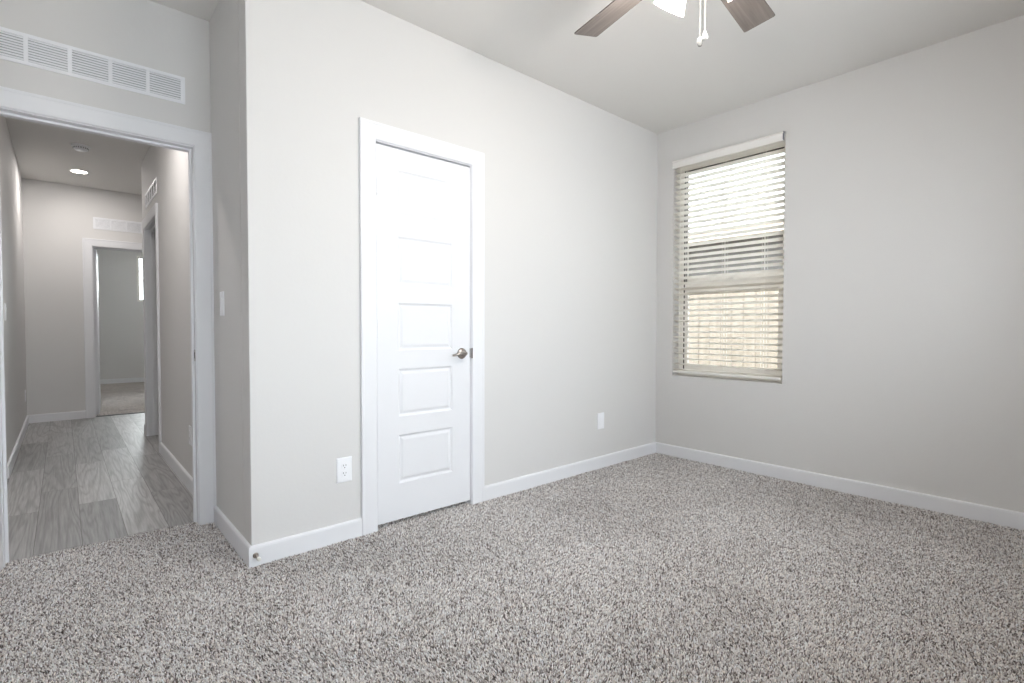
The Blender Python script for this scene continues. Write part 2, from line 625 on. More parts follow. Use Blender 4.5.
def panel_door(name, w, h, t, panels, parent=None):
    """five-panel moulded leaf. local x 0..w, z 0..h, y 0..t; panels = [(x0,x1,z0,z1)] moulded on both faces"""
    bm = bmesh.new()
    x0, x1 = panels[0][0], panels[0][1]
    zc = sorted({0.0, h, *[p[2] for p in panels], *[p[3] for p in panels]})
    xc = [0.0, x0, x1, w]
    rings_def = [(0.0, 0.0), (0.0035, 0.0025), (0.009, 0.0075), (0.013, 0.0090), (0.017, 0.0085), (0.028, 0.0035), (0.032, 0.0028)]
    for yface, sgn in ((0.0, 1), (t, -1)):
        for i in range(3):
            for k in range(len(zc) - 1):
                cz = (zc[k] + zc[k + 1]) / 2
                is_p = i == 1 and any(p[2] < cz < p[3] for p in panels)
                if not is_p:
                    bm.faces.new([bm.verts.new(v) for v in ((xc[i], yface, zc[k]), (xc[i + 1], yface, zc[k]),
                                                            (xc[i + 1], yface, zc[k + 1]), (xc[i], yface, zc[k + 1]))])
                else:
                    prev = None
                    for d, dep in rings_def:
                        ring = [bm.verts.new(v) for v in ((xc[i] + d, yface + sgn * dep, zc[k] + d), (xc[i + 1] - d, yface + sgn * dep, zc[k] + d),
                                                          (xc[i + 1] - d, yface + sgn * dep, zc[k + 1] - d), (xc[i] + d, yface + sgn * dep, zc[k + 1] - d))]
                        if prev:
                            for q in range(4):
                                r = (q + 1) % 4
                                bm.faces.new((prev[q], prev[r], ring[r], ring[q]))
                        prev = ring
                    bm.faces.new(prev)
    for quad in (((0, 0, 0), (0, t, 0), (0, t, h), (0, 0, h)), ((w, 0, 0), (w, t, 0), (w, t, h), (w, 0, h)),
                 ((0, 0, 0), (w, 0, 0), (w, t, 0), (0, t, 0)), ((0, 0, h), (w, 0, h), (w, t, h), (0, t, h))):
        bm.faces.new([bm.verts.new(v) for v in quad])
    bmesh.ops.remove_doubles(bm, verts=bm.verts, dist=1e-5)
    return obj(name, bm, M['door'], parent)


# ================================================================ geometry constants
H = 2.743
CX = -3.232           # outside corner of the closet wall
DY = 0.717            # entry wall face, bedroom side
DY2 = 0.837           # entry wall face, hall side
HL = -4.175           # hall left wall face
HE = 5.42             # hall end wall face
WT = 0.12
HO0, HO1, HOT = -4.070, -3.318, 2.045
FZ = 10.0             # far bedroom back wall

# ---------------------------------------------------------------- floors and ceiling
bm = bmesh.new()
box(bm, RX - 0.12, 0.0, RY - 0.12, 0.775, -0.06, -0.0085)
struct('floor', bm, M['carpet'])


def carpet_pile():
    import numpy as np
    rng = np.random.default_rng(11)
    sp = 0.0047
    xs = np.arange(RX + 0.016, -0.014, sp)
    ys = np.arange(RY + 0.016, 0.775, sp)
    X, Y = np.meshgrid(xs, ys)
    X = X.ravel() + rng.uniform(-0.5, 0.5, X.size) * sp
    Y = Y.ravel() + rng.uniform(-0.5, 0.5, Y.size) * sp
    ok = (Y < -0.015) | ((X < CX - 0.015) & (Y < 0.772)) | ((X > -2.612) & (X < -2.0) & (Y < 0.10))
    ok &= X < -0.016
    ok &= ~((Y > DY - 0.02) & ((X < HO0) | (X > HO1)))
    X, Y = X[ok], Y[ok]
    n = X.size
    # soft drifts of the pile: neighbouring tufts lean together
    def drift(fr, ph):
        return np.sin(X * fr + ph + 1.7 * np.sin(Y * fr * 0.7 + ph * 2)) * np.cos(Y * fr * 1.1 - ph + 1.3 * np.sin(X * fr * 0.6))
    D = 0.5 * drift(3.1, 0.4) + 0.3 * drift(7.3, 1.9) + 0.2 * drift(17.0, 3.1)
    h = 0.0080 + rng.normal(0, 0.0014, n) + 0.0015 * D
    lx = rng.normal(0, 0.0024, n) + 0.005 * D
    ly = rng.normal(0, 0.0024, n) - 0.004 * D
    a = rng.uniform(0, 2 * math.pi, n)
    r = rng.uniform(0.0027, 0.0039, n)
    rt = r * 0.52
    V = np.empty((n, 6, 3), np.float32)
    for k in range(3):
        c, s_ = np.cos(a + k * 2.0944), np.sin(a + k * 2.0944)
        V[:, k, 0] = X + r * c; V[:, k, 1] = Y + r * s_; V[:, k, 2] = -0.0082
        V[:, 3 + k, 0] = X + lx + rt * c; V[:, 3 + k, 1] = Y + ly + rt * s_; V[:, 3 + k, 2] = -0.0082 + h * (1 + 0.12 * np.cos(a * 3 + k))
    base = (np.arange(n) * 6)[:, None]
    tri = np.array([0, 1, 4, 0, 4, 3, 1, 2, 5, 1, 5, 4, 2, 0, 3, 2, 3, 5, 3, 4, 5])
    idx = (base + tri[None, :]).astype(np.int32).ravel()
    nt_ = n * 7
    me = bpy.data.meshes.new('carpet_pile')
    me.vertices.add(n * 6)
    me.vertices.foreach_set('co', V.ravel())
    me.loops.add(nt_ * 3)
    me.loops.foreach_set('vertex_index', idx)
    me.polygons.add(nt_)
    me.polygons.foreach_set('loop_start', (np.arange(nt_) * 3).astype(np.int32))
    try:
        me.polygons.foreach_set('loop_total', np.full(nt_, 3, np.int32))
    except Exception:
        pass
    # yarn colours: mostly pale greige, some taupe, scattered dark brown
    pal = np.array([(0.090, 0.075, 0.071), (0.20, 0.172, 0.163), (0.42, 0.385, 0.37), (0.64, 0.605, 0.59), (0.81, 0.785, 0.77), (0.92, 0.905, 0.895)])
    clump = 0.5 + 0.5 * np.sin(X * 410 + 3 * np.sin(Y * 190)) * np.sin(Y * 370 + 3 * np.sin(X * 230))
    u = np.clip(rng.random(n) * 0.86 + clump * 0.14, 0, 0.999)
    pick = np.searchsorted([0.13, 0.24, 0.40, 0.62, 0.86], u)
    Cc = pal[pick] * (1 + rng.normal(0, 0.05, n) + 0.08 * D)[:, None]  # lean drift also tones the yarn: pile shading and slight dirt painted in
    tint = rng.normal(0, 0.025, n)
    Cc[:, 0] *= 1 + tint; Cc[:, 2] *= 1 - tint
    Cc = np.clip(Cc, 0, 1)
    CA = np.ones((n, 6, 4), np.float32)
    CA[:, :, :3] = Cc[:, None, :]
    at = me.color_attributes.new('yarn', 'FLOAT_COLOR', 'POINT')
    at.data.foreach_set('color', CA.ravel())
    me.update()
    me.validate()
    m, nt, b = new_mat('carpet_yarn')
    an = nt.nodes.new('ShaderNodeAttribute')
    an.attribute_name = 'yarn'
    nt.links.new(an.outputs['Color'], b.inputs['Base Color'])
    b.inputs['Roughness'].default_value = 1.0
    b.inputs['Specular IOR Level'].default_value = 0.05
    me.materials.append(m)
    o = bpy.data.objects.new('carpet_pile', me)
    COL.objects.link(o)
    tag(o, 'short speckled greige carpet pile covering the bedroom floor', 'carpet', kind='stuff')
    return o


carpet_pile()
bm = bmesh.new()
box(bm, -5.6, -1.6, 0.775, HE + 0.06, -0.06, -0.004)
struct('floor_hall', bm, M['planks'])
bm = bmesh.new()
box(bm, -4.6, -1.6, HE + 0.06, FZ + 0.12, -0.06, 0.0)
struct('floor_bedroom', bm, M['carpet'])
bm = bmesh.new()
box(bm, -5.6, 0.14, RY - 0.14, FZ + 0.14, H, H + 0.2)
struct('ceiling', bm, M['ceiling'])

# ---------------------------------------------------------------- walls
CL0, CL1, CLT = -2.614, -1.998, 2.052       # closet opening
wall('wall_closet', 'y', 0.0, 0.12, CX, 0.14, -0.009, H, holes=[(CL0 - 0.018, CL1 + 0.018, -1, CLT + 0.018)], bevel=0.004)
WY0, WY1, WZ0, WZ1 = -1.035, -0.155, 0.68, 2.468
wall('wall_window', 'x', 0.0, 0.17, RY - 0.12, 0.0, -0.009, H, holes=[(WY0, WY1, WZ0, WZ1)])
wall('wall_return', 'x', CX, CX + WT, 0.12, DY, -0.009, H)
wall('wall_entry', 'y', DY, DY2, RX - 0.12, CX, -0.009, H, holes=[(HO0 - 0.018, HO1 + 0.018, -1, HOT + 0.018)])
BWS = [(-4.00, -2.45, 0.65, 2.25), (-1.85, -0.60, 0.75, 2.15)]  # openings for the added windows, sized for the light they let in
wall('wall_back', 'y', RY - 0.12, RY, RX - 0.12, 0.0, -0.009, H, holes=BWS)
wall('wall_left', 'x', RX - 0.12, RX, RY, DY, -0.009, H)
# closet interior
wall('wall_closet_back', 'y', 0.80, 0.86, CX + WT, 0.14, 0, H, m=M['closet_shade'])
# hall
HD0, HD1, HDT = 2.885, 3.700, 2.045
HC = 3.93
wall('wall_hall_right', 'x', CX, CX + WT, DY, HC, 0, H, holes=[(HD0 - 0.018, HD1 + 0.018, -1, HDT + 0.018)])
wall('wall_hall_corner', 'y', HC - 0.12, HC, CX + WT, -1.7, 0, H)
wall('wall_hall_side', 'x', -1.7, -1.6, 0.86, HE, 0, H)
wall('wall_hall_left', 'x', HL - 0.12, HL, 2.62, HE, 0, H)
wall('wall_hall_alcove', 'x', -5.6, -5.5, 0.7, 2.62, 0, H)
wall('wall_alcove_far', 'y', 2.62, 2.74, -5.5, HL - 0.12, 0, H)
wall('wall_alcove_near', 'y', 0.60, DY, -5.5, RX - 0.12, 0, H)
ED0, ED1, EDT = -3.575, -2.813, 2.045
wall('wall_hall_end', 'y', HE, HE + 0.12, HL, -1.6, 0, H, holes=[(ED0 - 0.018, ED1 + 0.018, -1, EDT + 0.018)])
# far bedroom
wall('wall_bedroom_left', 'x', -4.6, -4.5, HE, FZ, 0, H)
wall('wall_bedroom_right', 'x', -1.7, -1.6, HE + 0.12, FZ, 0, H)
FW = (-2.74, -1.80, 1.60, 2.50)
wall('wall_bedroom_back', 'y', FZ, FZ + 0.12, -4.6, -1.6, 0, H, holes=[FW])

# ---------------------------------------------------------------- baseboards (3 1/2 inch)
baseboard('baseboard_window', [(0, RY), (0, 0)], 1)
baseboard('baseboard_closet_right', [(CL1 + 0.005 + 0.089, 0), (0, 0)], -1)
baseboard('baseboard_return', [(CL0 - 0.005 - 0.089, 0), (CX, 0), (CX, DY - 0.018)], 1)
baseboard('baseboard_back', [(RX, RY), (0, RY)], 1)
baseboard('baseboard_left', [(RX, DY), (RX, RY)], 1)
baseboard('baseboard_hall_right', [(CX, DY2 + 0.018), (CX, HD0 - 0.094)], 1)
baseboard('baseboard_hall_corner', [(CX, HD1 + 0.094), (CX, HC), (-1.7, HC)], 1)
baseboard('baseboard_hall_left', [(HL - 0.12, 2.62), (HL, 2.62), (HL, HE), (ED0 - 0.094, HE)], -1)
baseboard('baseboard_bedroom', [(-4.5, FZ), (-1.7, FZ)], -1)

# ---------------------------------------------------------------- door casings and linings
casing('trim_1', 'y', 0.0, -1, CL0 - 0.005, CL1 + 0.005, CLT + 0.005)
jamb('trim_2', 'y', 0.0, 0.12, CL0, CL1, CLT, stop=(0.042, 0.075))
casing('trim_3', 'y', DY, -1, HO0 - 0.005, HO1 + 0.003, HOT + 0.005, w=0.086)
jamb('trim_4', 'y', DY, DY2, HO0, HO1, HOT, stop=(DY + 0.042, DY + 0.075))
casing('trim_5', 'x', CX, -1, HD0 - 0.005, HD1 + 0.005, HDT + 0.005)
jamb('trim_6', 'x', CX, CX + WT, HD0, HD1, HDT, stop=(CX + 0.045, CX + 0.078))
casing('trim_7', 'y', HE, -1, ED0 - 0.005, ED1 + 0.005, EDT + 0.005)
jamb('trim_8', 'y', HE, HE + 0.12, ED0, ED1, EDT, stop=(HE + 0.045, HE + 0.078))
casing('trim_9', 'y', DY2, 1, HO0 - 0.005, HO1 + 0.003, HOT + 0.005, w=0.080)
bm = bmesh.new()
box(bm, ED0, ED1, HE + 0.03, HE + 0.062, -0.004, 0.004)
struct('trim_10', bm, M['threshold'])

PANELS = [(1.678, 1.930), (1.310, 1.573), (0.952, 1.213), (0.590, 0.853), (0.222, 0.490)]


# ---------------------------------------------------------------- hardware
def hinge_bm(zc, x, y):
    bm = bmesh.new()
    for k in range(5):
        z0 = zc - 0.044 + k * 0.0178
        lathe(bm, [(0, z0), (0.0062, z0), (0.0062, z0 + 0.0168), (0, z0 + 0.0168)], 12, Matrix.Translation((x, y, 0)))
    lathe(bm, [(0, zc + 0.045), (0.0045, zc + 0.045), (0.003, zc + 0.051), (0, zc + 0.052)], 10, Matrix.Translation((x, y, 0)))
    lathe(bm, [(0, zc - 0.052), (0.003, zc - 0.051), (0.0045, zc - 0.045), (0, zc - 0.044)], 10, Matrix.Translation((x, y, 0)))
    return bm


def lever_handle(parent, x, z, yface, out, direction):
    """rose plus a lever pointing in `direction` along local x; out = -1/+1 along y"""
    rot = Matrix.Rotation(math.radians(90 if out < 0 else -90), 4, 'X')
    T = Matrix.Translation((x, yface, z)) @ rot
    bm = bmesh.new()
    lathe(bm, [(0, 0), (0.032, 0), (0.0325, 0.003), (0.031, 0.007), (0.025, 0.010), (0.020, 0.0125), (0.012, 0.015), (0.0105, 0.019),
               (0.0105, 0.045), (0, 0.045)], 40, T)
    rose = obj('handle', bm, M['nickel'], parent, smooth=True, angle=50)
    rose['label'] = 'brushed nickel lever handle'
    bm = bmesh.new()
    y = yface + out * 0.048
    pts, rad = [], []
    for k in range(15):
        s = k / 14
        pts.append((x + direction * (-0.006 + 0.096 * s), y + out * (0.004 * math.sin(s * math.pi)) - out * 0.012 * max(0, s - 0.75) * 4,
                    z + 0.006 * math.sin(s * math.pi * 1.4) - 0.003 * s))
        rad.append(0.0100 - 0.0040 * s if k > 0 else 0.006)
    rad[-1] = 0.005
    tube(bm, pts, rad, 14)
    obj('lever', bm, M['nickel'], rose, smooth=True, angle=60)
    return rose


# closet door
DW = CL1 - CL0 - 0.006
root = empty('door_1', (CL0 + 0.003, 0.004, 0.0))
tag(root, kind='structure')
leaf = panel_door('door_leaf', DW, 2.042 - 0.024, 0.035, [(0.125, DW - 0.128, a - 0.024, b - 0.024) for a, b in PANELS], root)
leaf.location = (0, 0, 0.024)
for zc in (1.823, 1.075, 0.33):
    h = obj('hinge', hinge_bm(zc, -0.002, -0.007), M['door'], root, smooth=True)
    h['label'] = 'painted white hinge knuckle'
lever_handle(root, DW - 0.062, 0.924, 0.0, -1, -1)
bm = bmesh.new()
box(bm, DW - 0.001, DW + 0.0028, -0.003, 0.026, 0.896, 0.953)
lt = obj('latch_plate', bm, M['dark_metal'], root, bevel=0.001)
bm = bmesh.new()
box(bm, CL1 + 0.0005, CL1 + 0.005, -0.0145, -0.006, 0.893, 0.956)
sp = obj('strike_plate', bm, M['dark_metal'], None, bevel=0.001)
sp.parent = root
sp.matrix_parent_inverse = Matrix.Translation(-root.location)

# bedroom entry door standing open along the left
EW = 0.735
root = empty('door_2', (HO0 - 0.038, DY - 0.012, 0.0), math.radians(-93.0))
tag(root, kind='structure')
leaf = panel_door('door_leaf', EW, 2.02, 0.035, [(0.125, EW - 0.128, a - 0.012, b - 0.012) for a, b in PANELS], root)
leaf.location = (0.0, -0.035 + 0.035, 0.012)
for zc in (1.823, 1.075, 0.33):
    h = obj('hinge', hinge_bm(zc, -0.004, 0.0), M['nickel'], root, smooth=True)
lever_handle(root, EW - 0.062, 0.924, 0.035, 1, -1)

# far bedroom door standing open
root = empty('door_3', (ED0 + 0.004, HE + 0.125, 0.0), math.radians(86.5))
tag(root, kind='structure')
leaf = panel_door('door_leaf', 0.75, 2.02, 0.035, [(0.125, 0.75 - 0.128, a - 0.012, b - 0.012) for a, b in PANELS], root)
leaf.location = (0, -0.035, 0.012)
lever_handle(root, 0.75 - 0.062, 0.924, 0.0, 1, -1)

# strike plate on the entry jamb
bm = bmesh.new()
box(bm, HO1 - 0.0015, HO1 - 0.0001, DY + 0.006, DY + 0.036, 0.893, 0.956)
box(bm, HO1 - 0.0025, HO1 - 0.0010, DY + 0.012, DY + 0.028, 0.908, 0.941, 1)
o = obj('strike_plate', bm, [M['nickel'], M['slot']], None)
tag(o, 'small metal strike plate let into the hall doorway jamb', 'strike plate')


# ---------------------------------------------------------------- wall plates
def plate_bm(w=0.080, h=0.126, t=0.0055):
    bm = bmesh.new()
    a, b = w / 2, h / 2
    e = 0.005
    lo = [(-a, -b), (a, -b), (a, b), (-a, b)]
    r0 = [bm.verts.new((x, 0, z)) for x, z in lo]
    r1 = [bm.verts.new((x, -t * 0.45, z)) for x, z in lo]
    r2 = [bm.verts.new((x * (a - e * 0.5) / a, -t * 0.85, z * (b - e * 0.5) / b)) for x, z in lo]
    r3 = [bm.verts.new((x * (a - e) / a, -t, z * (b - e) / b)) for x, z in lo]
    for A, B in ((r0, r1), (r1, r2), (r2, r3)):
        for i in range(4):
            bm.faces.new((A[i], A[(i + 1) % 4], B[(i + 1) % 4], B[i]))
    bm.faces.new(r0[::-1]); bm.faces.new(r3)
    return bm


def outlet(loc, rotz, label, group=None):
    r = empty('wall_outlet', loc, rotz)
    tag(r, label, 'outlet', group)
    obj('cover_plate', plate_bm(), M['plate'], r)
    for s in (1, -1):
        bm = bmesh.new()
        pts = []
        for k in range(24):
            a = 2 * math.pi * k / 24
            pts.append((0.0172 * math.cos(a), max(-0.0142, min(0.0142, 0.0172 * math.sin(a))) + s * 0.0195))
        prism(bm, pts, -0.0078, -0.0048, 'xz')
        rc = obj('receptacle', bm, M['plate'], r)
        bm = bmesh.new()
        zc = s * 0.0195
        box(bm, -0.0075, -0.0052, -0.0081, -0.0076, zc - 0.0005, zc + 0.0085)
        box(bm, 0.0052, 0.0075, -0.0081, -0.0076, zc + 0.0005, zc + 0.0080)
        lathe(bm, [(0, 0), (0.0026, 0), (0.0026, 0.0005), (0, 0.0005)], 12,
              Matrix.Translation((0, -0.0076, zc - 0.0075)) @ Matrix.Rotation(math.radians(90), 4, 'X'))
        obj('slots', bm, M['slot'], rc)
    bm = bmesh.new()
    lathe(bm, [(0, 0), (0.003, 0), (0.0028, 0.001), (0, 0.0014)], 12, Matrix.Translation((0, -0.0055, 0)) @ Matrix.Rotation(math.radians(90), 4, 'X'))
    obj('screw', bm, M['plate'], r, smooth=True)
    return r


def rocker_plate(name, part, loc, rotz, label, cat, tilt=4.0):
    r = empty(name, loc, rotz)
    tag(r, label, cat)
    obj('cover_plate', plate_bm(), M['plate'], r)
    bm = bmesh.new()
    for x0, x1, z0, z1 in ((-0.018, -0.0166, -0.0345, 0.0345), (0.0166, 0.018, -0.0345, 0.0345),
                           (-0.0166, 0.0166, 0.0331, 0.0345), (-0.0166, 0.0166, -0.0345, -0.0331)):
        box(bm, x0, x1, -0.0068, -0.005, z0, z1)
    obj('bezel', bm, M['plate'], r)
    bm = bmesh.new()
    box(bm, -0.0162, 0.0162, -0.0075, -0.0035, -0.0325, 0.0325)
    o = obj(part, bm, M['plate'], r, bevel=0.0008)
    o.rotation_euler = (math.radians(tilt), 0, 0)
    return r


outlet((-2.797, 0, 0.357), 0, 'white duplex power outlet on the pale wall left of the closed white door')
rocker_plate('wall_jack', 'blank_insert', (-0.750, 0, 0.362), 0,
             'white rectangular wall plate low on the wall between the white door and the window corner', 'wall plate', 0)
rocker_plate('light_switch', 'rocker', (CX, 0.495, 1.200), math.radians(-90),
             'white rocker light switch on the narrow shaded return wall beside the hall doorway', 'light switch')
outlet((CX, 1.44, 0.362), math.radians(-90), 'white power outlet low on the right wall of the hall')
rocker_plate('light_switch', 'rocker', (HL, 2.78, 1.190), math.radians(90),
             'white light switch on the left wall of the hall at the photo edge', 'light switch')
outlet((HL, 5.10, 0.34), math.radians(90), 'small white power outlet low on the left hall wall near the far corner')

# ---------------------------------------------------------------- door stop on the baseboard
r = empty('door_stop', (-3.218, -0.014, 0.047))
tag(r, 'small metal door stop with white rubber tip screwed to the baseboard at the wall corner', 'door stop')
T = Matrix.Rotation(math.radians(90), 4, 'X')
bm = bmesh.new()
lathe(bm, [(0, 0), (0.0125, 0), (0.0125, 0.002), (0.009, 0.005), (0, 0.005)], 20, T)
obj('base_plate', bm, M['nickel'], r, smooth=True)
bm = bmesh.new()
prof = [(0, 0.004), (0.0045, 0.004)]
for k in range(14):
    prof += [(0.0055, 0.006 + k * 0.0028), (0.0042, 0.0074 + k * 0.0028)]
prof += [(0, 0.046)]
lathe(bm, prof, 14, T)
obj('spring', bm, M['nickel'], r, smooth=True, angle=20)
bm = bmesh.new()
lathe(bm, [(0, 0.044), (0.0085, 0.044), (0.009, 0.050), (0.008, 0.057), (0.004, 0.060), (0, 0.060)], 18, T)
tp = obj('rubber_tip', bm, M['rubber'], r, smooth=True)
tp['label'] = 'white rubber tip'


# ---------------------------------------------------------------- air vents
def air_vent(name_label, loc, rotz, width, height, n, blades, group=None):
    """long transfer grille: flat flanged frame with mullions, each bay a louvre panel; local x 0..-width (right end at origin), z centred"""
    r = empty('air_vent', loc, rotz)
    tag(r, name_label, 'air vent', group)
    fl = 0.020
    mu = 0.016
    bay = (width - 2 * fl - (n - 1) * mu) / n
    bm = bmesh.new()
    z1, z0 = height / 2, -height / 2
    box(bm, -width, 0, -0.006, 0, z1 - fl * 0.8, z1)
    box(bm, -width, 0, -0.006, 0, z0, z0 + fl * 0.8)
    box(bm, -fl, 0, -0.006, 0, z0 + fl * 0.8, z1 - fl * 0.8)
    box(bm, -width, -width + fl, -0.006, 0, z0 + fl * 0.8, z1 - fl * 0.8)
    for k in range(1, n):
        x = -fl - k * bay - (k - 1) * mu
        box(bm, x - mu, x, -0.006, 0, z0 + fl * 0.8, z1 - fl * 0.8)
    obj('frame', bm, M['grille'], r, bevel=0.001)
    bm = bmesh.new()
    box(bm, -width + 0.004, -0.004, -0.0012, -0.0002, z0 + 0.004, z1 - 0.004)
    obj('backing', bm, M['duct'], r)
    hz = height - 2 * fl * 0.8
    for k in range(n):
        xb = -fl - k * (bay + mu)
        bm = bmesh.new()
        for j in range(blades):
            zc = z0 + fl * 0.8 + hz * (j + 0.5) / blades
            d = hz / blades * 0.34
            prism(bm, [(-0.0058, zc - d), (-0.0050, zc - d - 0.0006), (-0.0016, zc + d), (-0.0022, zc + d + 0.0010)], xb - bay, xb, 'yz')
        obj('louver_panel', bm, M['grille'], r)
    for x in (-0.010, -width + 0.010):
        bm = bmesh.new()
        lathe(bm, [(0, 0), (0.004, 0), (0.0035, 0.0012), (0, 0.0018)], 12, Matrix.Translation((x, -0.006, 0)) @ Matrix.Rotation(math.radians(90), 4, 'X'))
        obj('screw', bm, M['grille'], r, smooth=True)
    return r


air_vent('long white louvered air vent on the wall above the hall doorway', (-3.350, DY, 2.331), 0, 0.775, 0.140, 5, 9)
air_vent('small white louvered air vent above the doorway at the end of the hall', (-2.780, HE, 2.330), 0, 0.787, 0.140, 5, 8)
air_vent('white louvered air vent high on the right hall wall above the side doorway', (CX, 2.83, 2.300), math.radians(-90), 0.787, 0.135, 5, 8)

# ---------------------------------------------------------------- hall ceiling fixtures
r = empty('smoke_detector', (-3.708, 3.665, H))
tag(r, 'round white smoke detector on the hall ceiling', 'smoke detector')
bm = bmesh.new()
lathe(bm, [(0, 0), (0.070, 0), (0.070, -0.010), (0.066, -0.014), (0, -0.014)], 40)
obj('mounting_plate', bm, M['plate'], r, smooth=True)
bm = bmesh.new()
lathe(bm, [(0, -0.014), (0.054, -0.014), (0.056, -0.018), (0.053, -0.034), (0.044, -0.042), (0.030, -0.044), (0, -0.045)], 40)
obj('housing', bm, M['plate'], r, smooth=True)
bm = bmesh.new()
for k in range(20):
    a = 2 * math.pi * k / 20
    box(bm, 0.0535, 0.0565, -0.005, 0.005, -0.032, -0.020, mtx=Matrix.Rotation(a, 4, 'Z'))
obj('vent_slots', bm, M['duct'], r)
bm = bmesh.new()
lathe(bm, [(0, -0.044), (0.010, -0.044), (0.010, -0.047), (0, -0.0475)], 16, Matrix.Translation((0.02, 0, 0)))
obj('test_button', bm, M['plate'], r, smooth=True)


def downlight(x, y, label):
    r = empty('recessed_light', (x, y, H))
    tag(r, label, 'ceiling light', 'recessed lights in the hall ceiling')
    bm = bmesh.new()
    lathe(bm, [(0.068, 0), (0.085, 0), (0.085, -0.003), (0.080, -0.006), (0.072, -0.006), (0.068, -0.004)], 40, close=True)
    obj('trim_ring', bm, M['plate'], r, smooth=True)
    bm = bmesh.new()
    lathe(bm, [(0, -0.0015), (0.069, -0.0015), (0.069, -0.004), (0, -0.005)], 40)
    obj('lens', bm, M['lens'], r, smooth=True)
    l = bpy.data.lights.new('downlight_glow', 'AREA')
    l.shape = 'DISK'
    l.size = 0.13
    l.energy = DOWN_POWER * (1.0 if y > 3 else 1.3)
    l.color = (1.0, 0.955, 0.92)
    o = bpy.data.objects.new('downlight_glow', l)
    COL.objects.link(o)
    o.location = (x, y, H - 0.008)
    return r


downlight(-3.700, 4.68, 'round glowing recessed light in the hall ceiling beyond the smoke detector')
downlight(-3.800, 1.55, 'round glowing recessed light in the near part of the hall ceiling')

# ================================================================ window
win = empty('window_1', (0, (WY0 + WY1) / 2, WZ0))
tag(win, kind='structure')


def wpart(name, bm, m, parent=None, bevel=0.0):
    o = obj(name, bm, m, parent or win, bevel=bevel)
    return o


oy, oz = (WY0 + WY1) / 2, WZ0


def wbox(bm, x0, x1, y0, y1, z0, z1, mi=0):
    box(bm, x0, x1, y0 - oy, y1 - oy, z0 - oz, z1 - oz, mi)


FWd = 0.045
bm = bmesh.new()
wbox(bm, 0.10, 0.168, WY0, WY0 + FWd, WZ0, WZ1)
wbox(bm, 0.10, 0.168, WY1 - FWd, WY1, WZ0, WZ1)
wbox(bm, 0.10, 0.168, WY0 + FWd, WY1 - FWd, WZ0, WZ0 + FWd)
wbox(bm, 0.10, 0.168, WY0 + FWd, WY1 - FWd, WZ1 - FWd, WZ1)
wpart('window_frame', bm, M['vinyl'], bevel=0.002)


def sash(name, x0, x1, z0, z1, st, top, bot):
    y0, y1 = WY0 + FWd, WY1 - FWd
    bm = bmesh.new()
    wbox(bm, x0, x1, y0, y0 + st, z0, z1)
    wbox(bm, x0, x1, y1 - st, y1, z0, z1)
    wbox(bm, x0, x1, y0 + st, y1 - st, z0, z0 + bot)
    wbox(bm, x0, x1, y0 + st, y1 - st, z1 - top, z1)
    s = wpart(name, bm, M['vinyl'], bevel=0.0015)
    bm = bmesh.new()
    xc = (x0 + x1) / 2
    wbox(bm, xc - 0.002, xc + 0.002, y0 + st, y1 - st, z0 + bot, z1 - top)
    p = wpart('pane', bm, M['glass'], s)
    bm = bmesh.new()
    wbox(bm, x0 + 0.001, x1 - 0.001, y0 + st, y1 - st, z1 - top - 0.006, z1 - top)
    wpart('gasket', bm, M['gasket'], s)
    return s


sash('upper_sash', 0.138, 0.160, 1.44, WZ1 - FWd, 0.010, 0.012, 0.060)
sash('lower_sash', 0.108, 0.134, WZ0 + FWd, 1.470, 0.030, 0.090, 0.045)
bm = bmesh.new()
wbox(bm, 0.100, 0.138, WY1 - FWd - 0.009, WY1 - FWd, WZ0 + FWd, WZ1 - FWd)
g = wpart('side_strip', bm, M['gasket'])  # near-black strip along one inner edge of the frame
g['label'] = 'dark strip beside the sash'
bm = bmesh.new()
wbox(bm, 0.092, 0.112, oy - 0.03, oy + 0.03, 1.470, 1.482)
wpart('sash_lock', bm, M['vinyl'], bevel=0.003)

# unseen back-wall windows, added behind the camera to bring sky light in
for BW, wname in zip(BWS, ('added_window_2', 'added_window_4')):
    w2 = empty(wname, ((BW[0] + BW[1]) / 2, RY - 0.08, BW[2]))
    tag(w2, kind='structure')
    hw, hh = (BW[1] - BW[0]) / 2, BW[3] - BW[2]
    bm = bmesh.new()
    for x0, x1, z0, z1 in ((-hw, -hw + 0.05, 0, hh), (hw - 0.05, hw, 0, hh), (-hw + 0.05, hw - 0.05, 0, 0.05), (-hw + 0.05, hw - 0.05, hh - 0.05, hh), (-0.025, 0.025, 0.05, hh - 0.05)):
        box(bm, x0, x1, -0.03, 0.03, z0, z1)
    obj('window_frame', bm, M['vinyl'], w2)
    bm = bmesh.new()
    box(bm, -hw + 0.05, hw - 0.05, -0.002, 0.002, 0.05, hh - 0.05)
    obj('pane', bm, M['glass'], w2)
# far bedroom window
w3 = empty('window_3', ((FW[0] + FW[1]) / 2, FZ + 0.07, FW[2]))
tag(w3, kind='structure')
hw, hh = (FW[1] - FW[0]) / 2, FW[3] - FW[2]
bm = bmesh.new()
for x0, x1, z0, z1 in ((-hw, -hw + 0.04, 0, hh), (hw - 0.04, hw, 0, hh), (-hw + 0.04, hw - 0.04, 0, 0.04), (-hw + 0.04, hw - 0.04, hh - 0.04, hh)):
    box(bm, x0, x1, -0.03, 0.03, z0, z1)
obj('window_frame', bm, M['vinyl'], w3)
bm = bmesh.new()
box(bm, -hw + 0.04, hw - 0.04, -0.002, 0.002, 0.04, hh - 0.04)
obj('pane', bm, M['glass'], w3)

